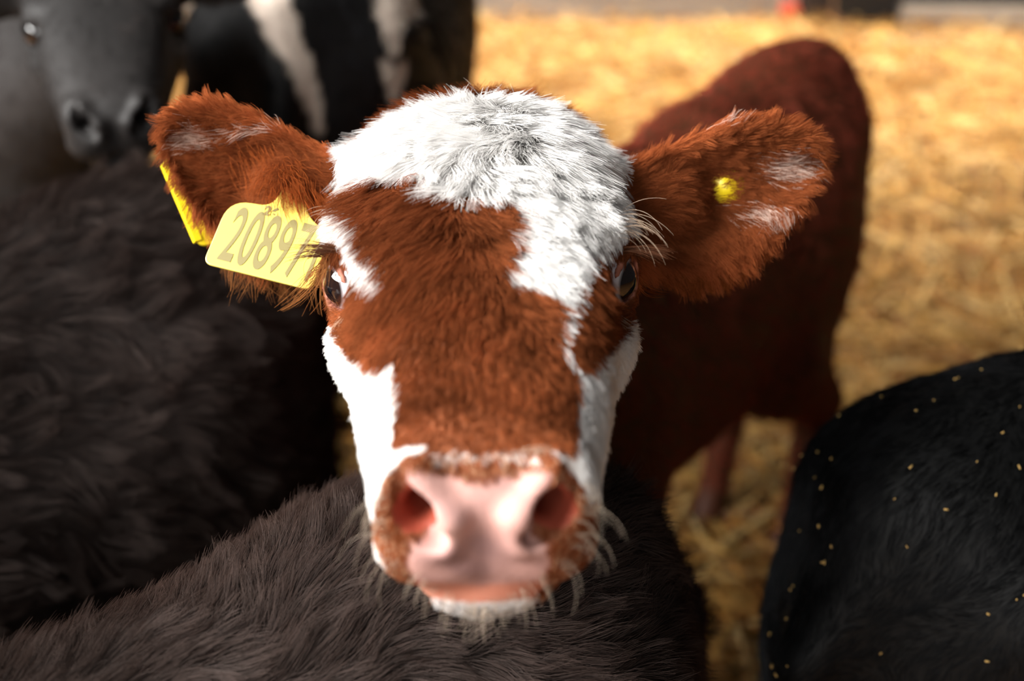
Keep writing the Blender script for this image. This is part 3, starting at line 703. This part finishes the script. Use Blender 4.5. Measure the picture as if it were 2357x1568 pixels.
o = bristles('whiskers', sp, lin(200, 182, 162), .0001); o['kind'] = 'stuff'

#@@HERD
# ------------------------------------------------------------------ the other calves
def herd_calf(name, label, fwd2, O, S, color, hair, head=None, mat=M_dark, fine=.011, fur=None, K=4):
    R = yawR(*fwd2); O = np.array([O[0], O[1], 0.0]); ext = 1.05 * S
    hd = None; neck = None
    if head is not None:
        hO, hR = np.array(head[0]), headR(head[1]); neck = (hO + hR @ np.array([0, -.13, -.02]) - O) @ R
        lo = np.minimum(O - ext * .62, hO - .3); hi = np.maximum(O + ext * .62, hO + .3)
        F = Field(axis_pts(lo[0], hi[0], hO[0] - .12, hO[0] + .12, .0035, fine), axis_pts(lo[1], hi[1], hO[1] - .23, hO[1] + .1, .0035, fine), axis_pts(-.02, 1.25, hO[2] - .12, hO[2] + .09, .0035, fine))
    else:
        f = unit(np.array([*fwd2, 0.0])); hO = O + f * .88 * S + np.array([0, 0, .78 * S]); hR = headR(f + np.array([0, 0, -.45])); neck = (hO + hR @ np.array([0, -.13, -.02]) - O) @ R
        lo = np.minimum(O - ext * .62, hO - .3); hi = np.maximum(O + ext * .62, hO + .3)
        F = Field(np.arange(lo[0], hi[0], fine), np.arange(lo[1], hi[1], fine), np.arange(-.02, 1.2, fine))
    body_ops(F, R, O, S, neck); head_ops(F, hR, hO, head is not None)
    for s_ in (-1, 1):                      # ears
        F.op('add', *ell((s_ * .135, -.10, .004), (.062, .012 if head else .016, .034)), .02, hR, hO)
    V, Q = F.mesh(); N = normals(V, Q); c = color(V); c[V[:, 2] < .055] = lin(26, 22, 20)
    ob = mesh_obj(name, V, Q, mat, c * .8); tag(ob, label, 'calf', 'dark calves crowding around the brown calf')
    if head is not None:
        for s_ in (-1, 1):
            o = revolve('eye', [(max(EYE_R * math.sin(a), .0002), EYE_R * math.cos(a)) for a in np.linspace(0, math.pi, 18)], hO + hR @ (EYE_C * (s_, 1, 1)), hR @ np.array([s_ * .8, .5, .1]), M_eye2, ob)
    cnt, L, rad, hm, flow, lift, wild, clump, cn = hair
    wt = np.maximum(in_view(V, N, 120, -.35), .35 * in_view(V, N, 800, -.5)) * (V[:, 2] > .12); cnt = int(cnt * 1.05)
    if cnt:
        P, Nn = scatter(V, Q, N, wt, cnt); T = np.stack([0 * P[:, 0] + flow[0], -np.ones(len(P)) * flow[1], -flow[2] * np.ones(len(P))], 1) @ R.T + vnoise(P, 8, 200) * .35 + vnoise(P, 24, 230) * .25
        hh = (P - hO) @ hR; onh = (np.abs(hh[:, 0]) < .12) & (hh[:, 1] > -.15) & (hh[:, 1] < .25) & (np.abs(hh[:, 2]) < .13)
        T[onh] = (np.array([0, .8, -.3]) @ hR.T) + vnoise(P[onh], 20, 250) * .4
        Lh = np.where(onh, L * .4, L) * rng.uniform(.55, 1.3, len(P))
        pts = strands(P, Nn, T, Lh, K, lift, .6, .15, wild, clump, cn)
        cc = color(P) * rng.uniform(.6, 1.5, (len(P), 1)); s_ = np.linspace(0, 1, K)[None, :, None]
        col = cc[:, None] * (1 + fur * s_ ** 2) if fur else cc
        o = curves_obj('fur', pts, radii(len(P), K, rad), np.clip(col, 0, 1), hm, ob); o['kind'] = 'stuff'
    return ob, V, Q, N
M_eye2 = principled('dark_eye', lin(12, 9, 9), .05, spec=.8, coat=1)
def flat(c): return lambda P: np.repeat(np.array(c)[None], len(P), 0) * (1 + .25 * snoise(P, 5, 300))[:, None].clip(.5, 1.6)
# under the brown calf's chin
herd_calf('calf', 'shaggy dark brown calf whose back passes under the brown calf\'s chin', (-.83, -.56), (-.340, .395), 1.03, flat(lin(34, 24, 20)),
          (90000, .026, .00016, M_shag, (.35, .8, .75), .55, .22, .6, 18), fur=2.0)
herd_calf('calf', 'fluffy black-brown calf standing at the left below the grey-black head', (-.72, -.70), (-.610, .85), 1.02, flat(lin(28, 20, 17)),
          (45000, .036, .00026, M_black, (.2, 1, .5), .5, .3, .7, 22), fur=1.4)
eb, EV, EQ, EN = herd_calf('calf', 'sleek black calf with straw flecks on its back at the lower right', (.848, .53), (.66, .97), .99, flat(lin(7, 7, 7)),
          (70000, .013, .00014, M_blackgloss, (.2, 1, .5), .25, .16, .45, 16), fur=.3)
herd_calf('calf', 'grey-black calf with lowered muzzle looking at the camera, farthest left', (.80, -.60), (-.98, 1.90), 1.0, flat(lin(42, 39, 38)),
          (16000, .016, .0003, M_black, (0, 1, .5), .35, .2, .5, 14), head=((-.455, 1.42, .965), (.27, -.95, -.16)), fur=.4)
PIE = [[(545, -60), (640, -60), (690, 60), (722, 160), (745, 240), (742, 310), (722, 310), (705, 240), (670, 170), (610, 80)], [(862, -60), (960, -60), (962, 30), (925, 60), (922, 120), (898, 125), (872, 60)],
       [(880, 140), (940, 150), (920, 230), (890, 220)], [(680, 640), (810, 640), (830, 900), (790, 1000), (740, 860)]]
def pied(P):
    c = flat(lin(12, 10, 10))(P); x, y = chart(P)
    for p in PIE: c[inpoly(x, y, p)] = lin(222, 204, 188)
    c[(P[:, 2] < .56) & (snoise(P, 2.2, 77) > -.3)] = lin(206, 180, 156)
    return c
herd_calf('calf', 'black and white calf standing behind, white streak down its hindquarters', (.05, 1), (-.27, 2.16), 1.10, pied,
          (20000, .014, .0004, M_blackgloss, (0, .6, 1), .3, .2, .5, 14), fur=.2)
# chaff caught in the sleek black coat
wt = in_view(EV, EN, 20, .1); P, Nn = scatter(EV, EQ, EN, wt, 45); Vc = []; Qc = []
for i, (p, n_) in enumerate(zip(P, Nn)):
    a = unit(np.cross(n_, rng.normal(size=3))); b2 = np.cross(n_, a); p = p + n_ * .006; l, w_ = R_(.0003, .0016), R_(.0003, .0006); h = .0004
    for k in (-1, 1): Vc += [p + n_ * h * k + a * l + b2 * w_, p + n_ * h * k - a * l + b2 * w_, p + n_ * h * k - a * l - b2 * w_, p + n_ * h * k + a * l - b2 * w_]
    j = i * 8; Qc += [[j + 3, j + 2, j + 1, j], [j + 4, j + 5, j + 6, j + 7]] + [[j + k, j + (k + 1) % 4, j + 4 + (k + 1) % 4, j + 4 + k] for k in range(4)]
o = mesh_obj('chaff', Vc, Qc, M_straw, np.repeat(lin(226, 184, 110)[None], len(Vc), 0), eb); o['kind'] = 'stuff'
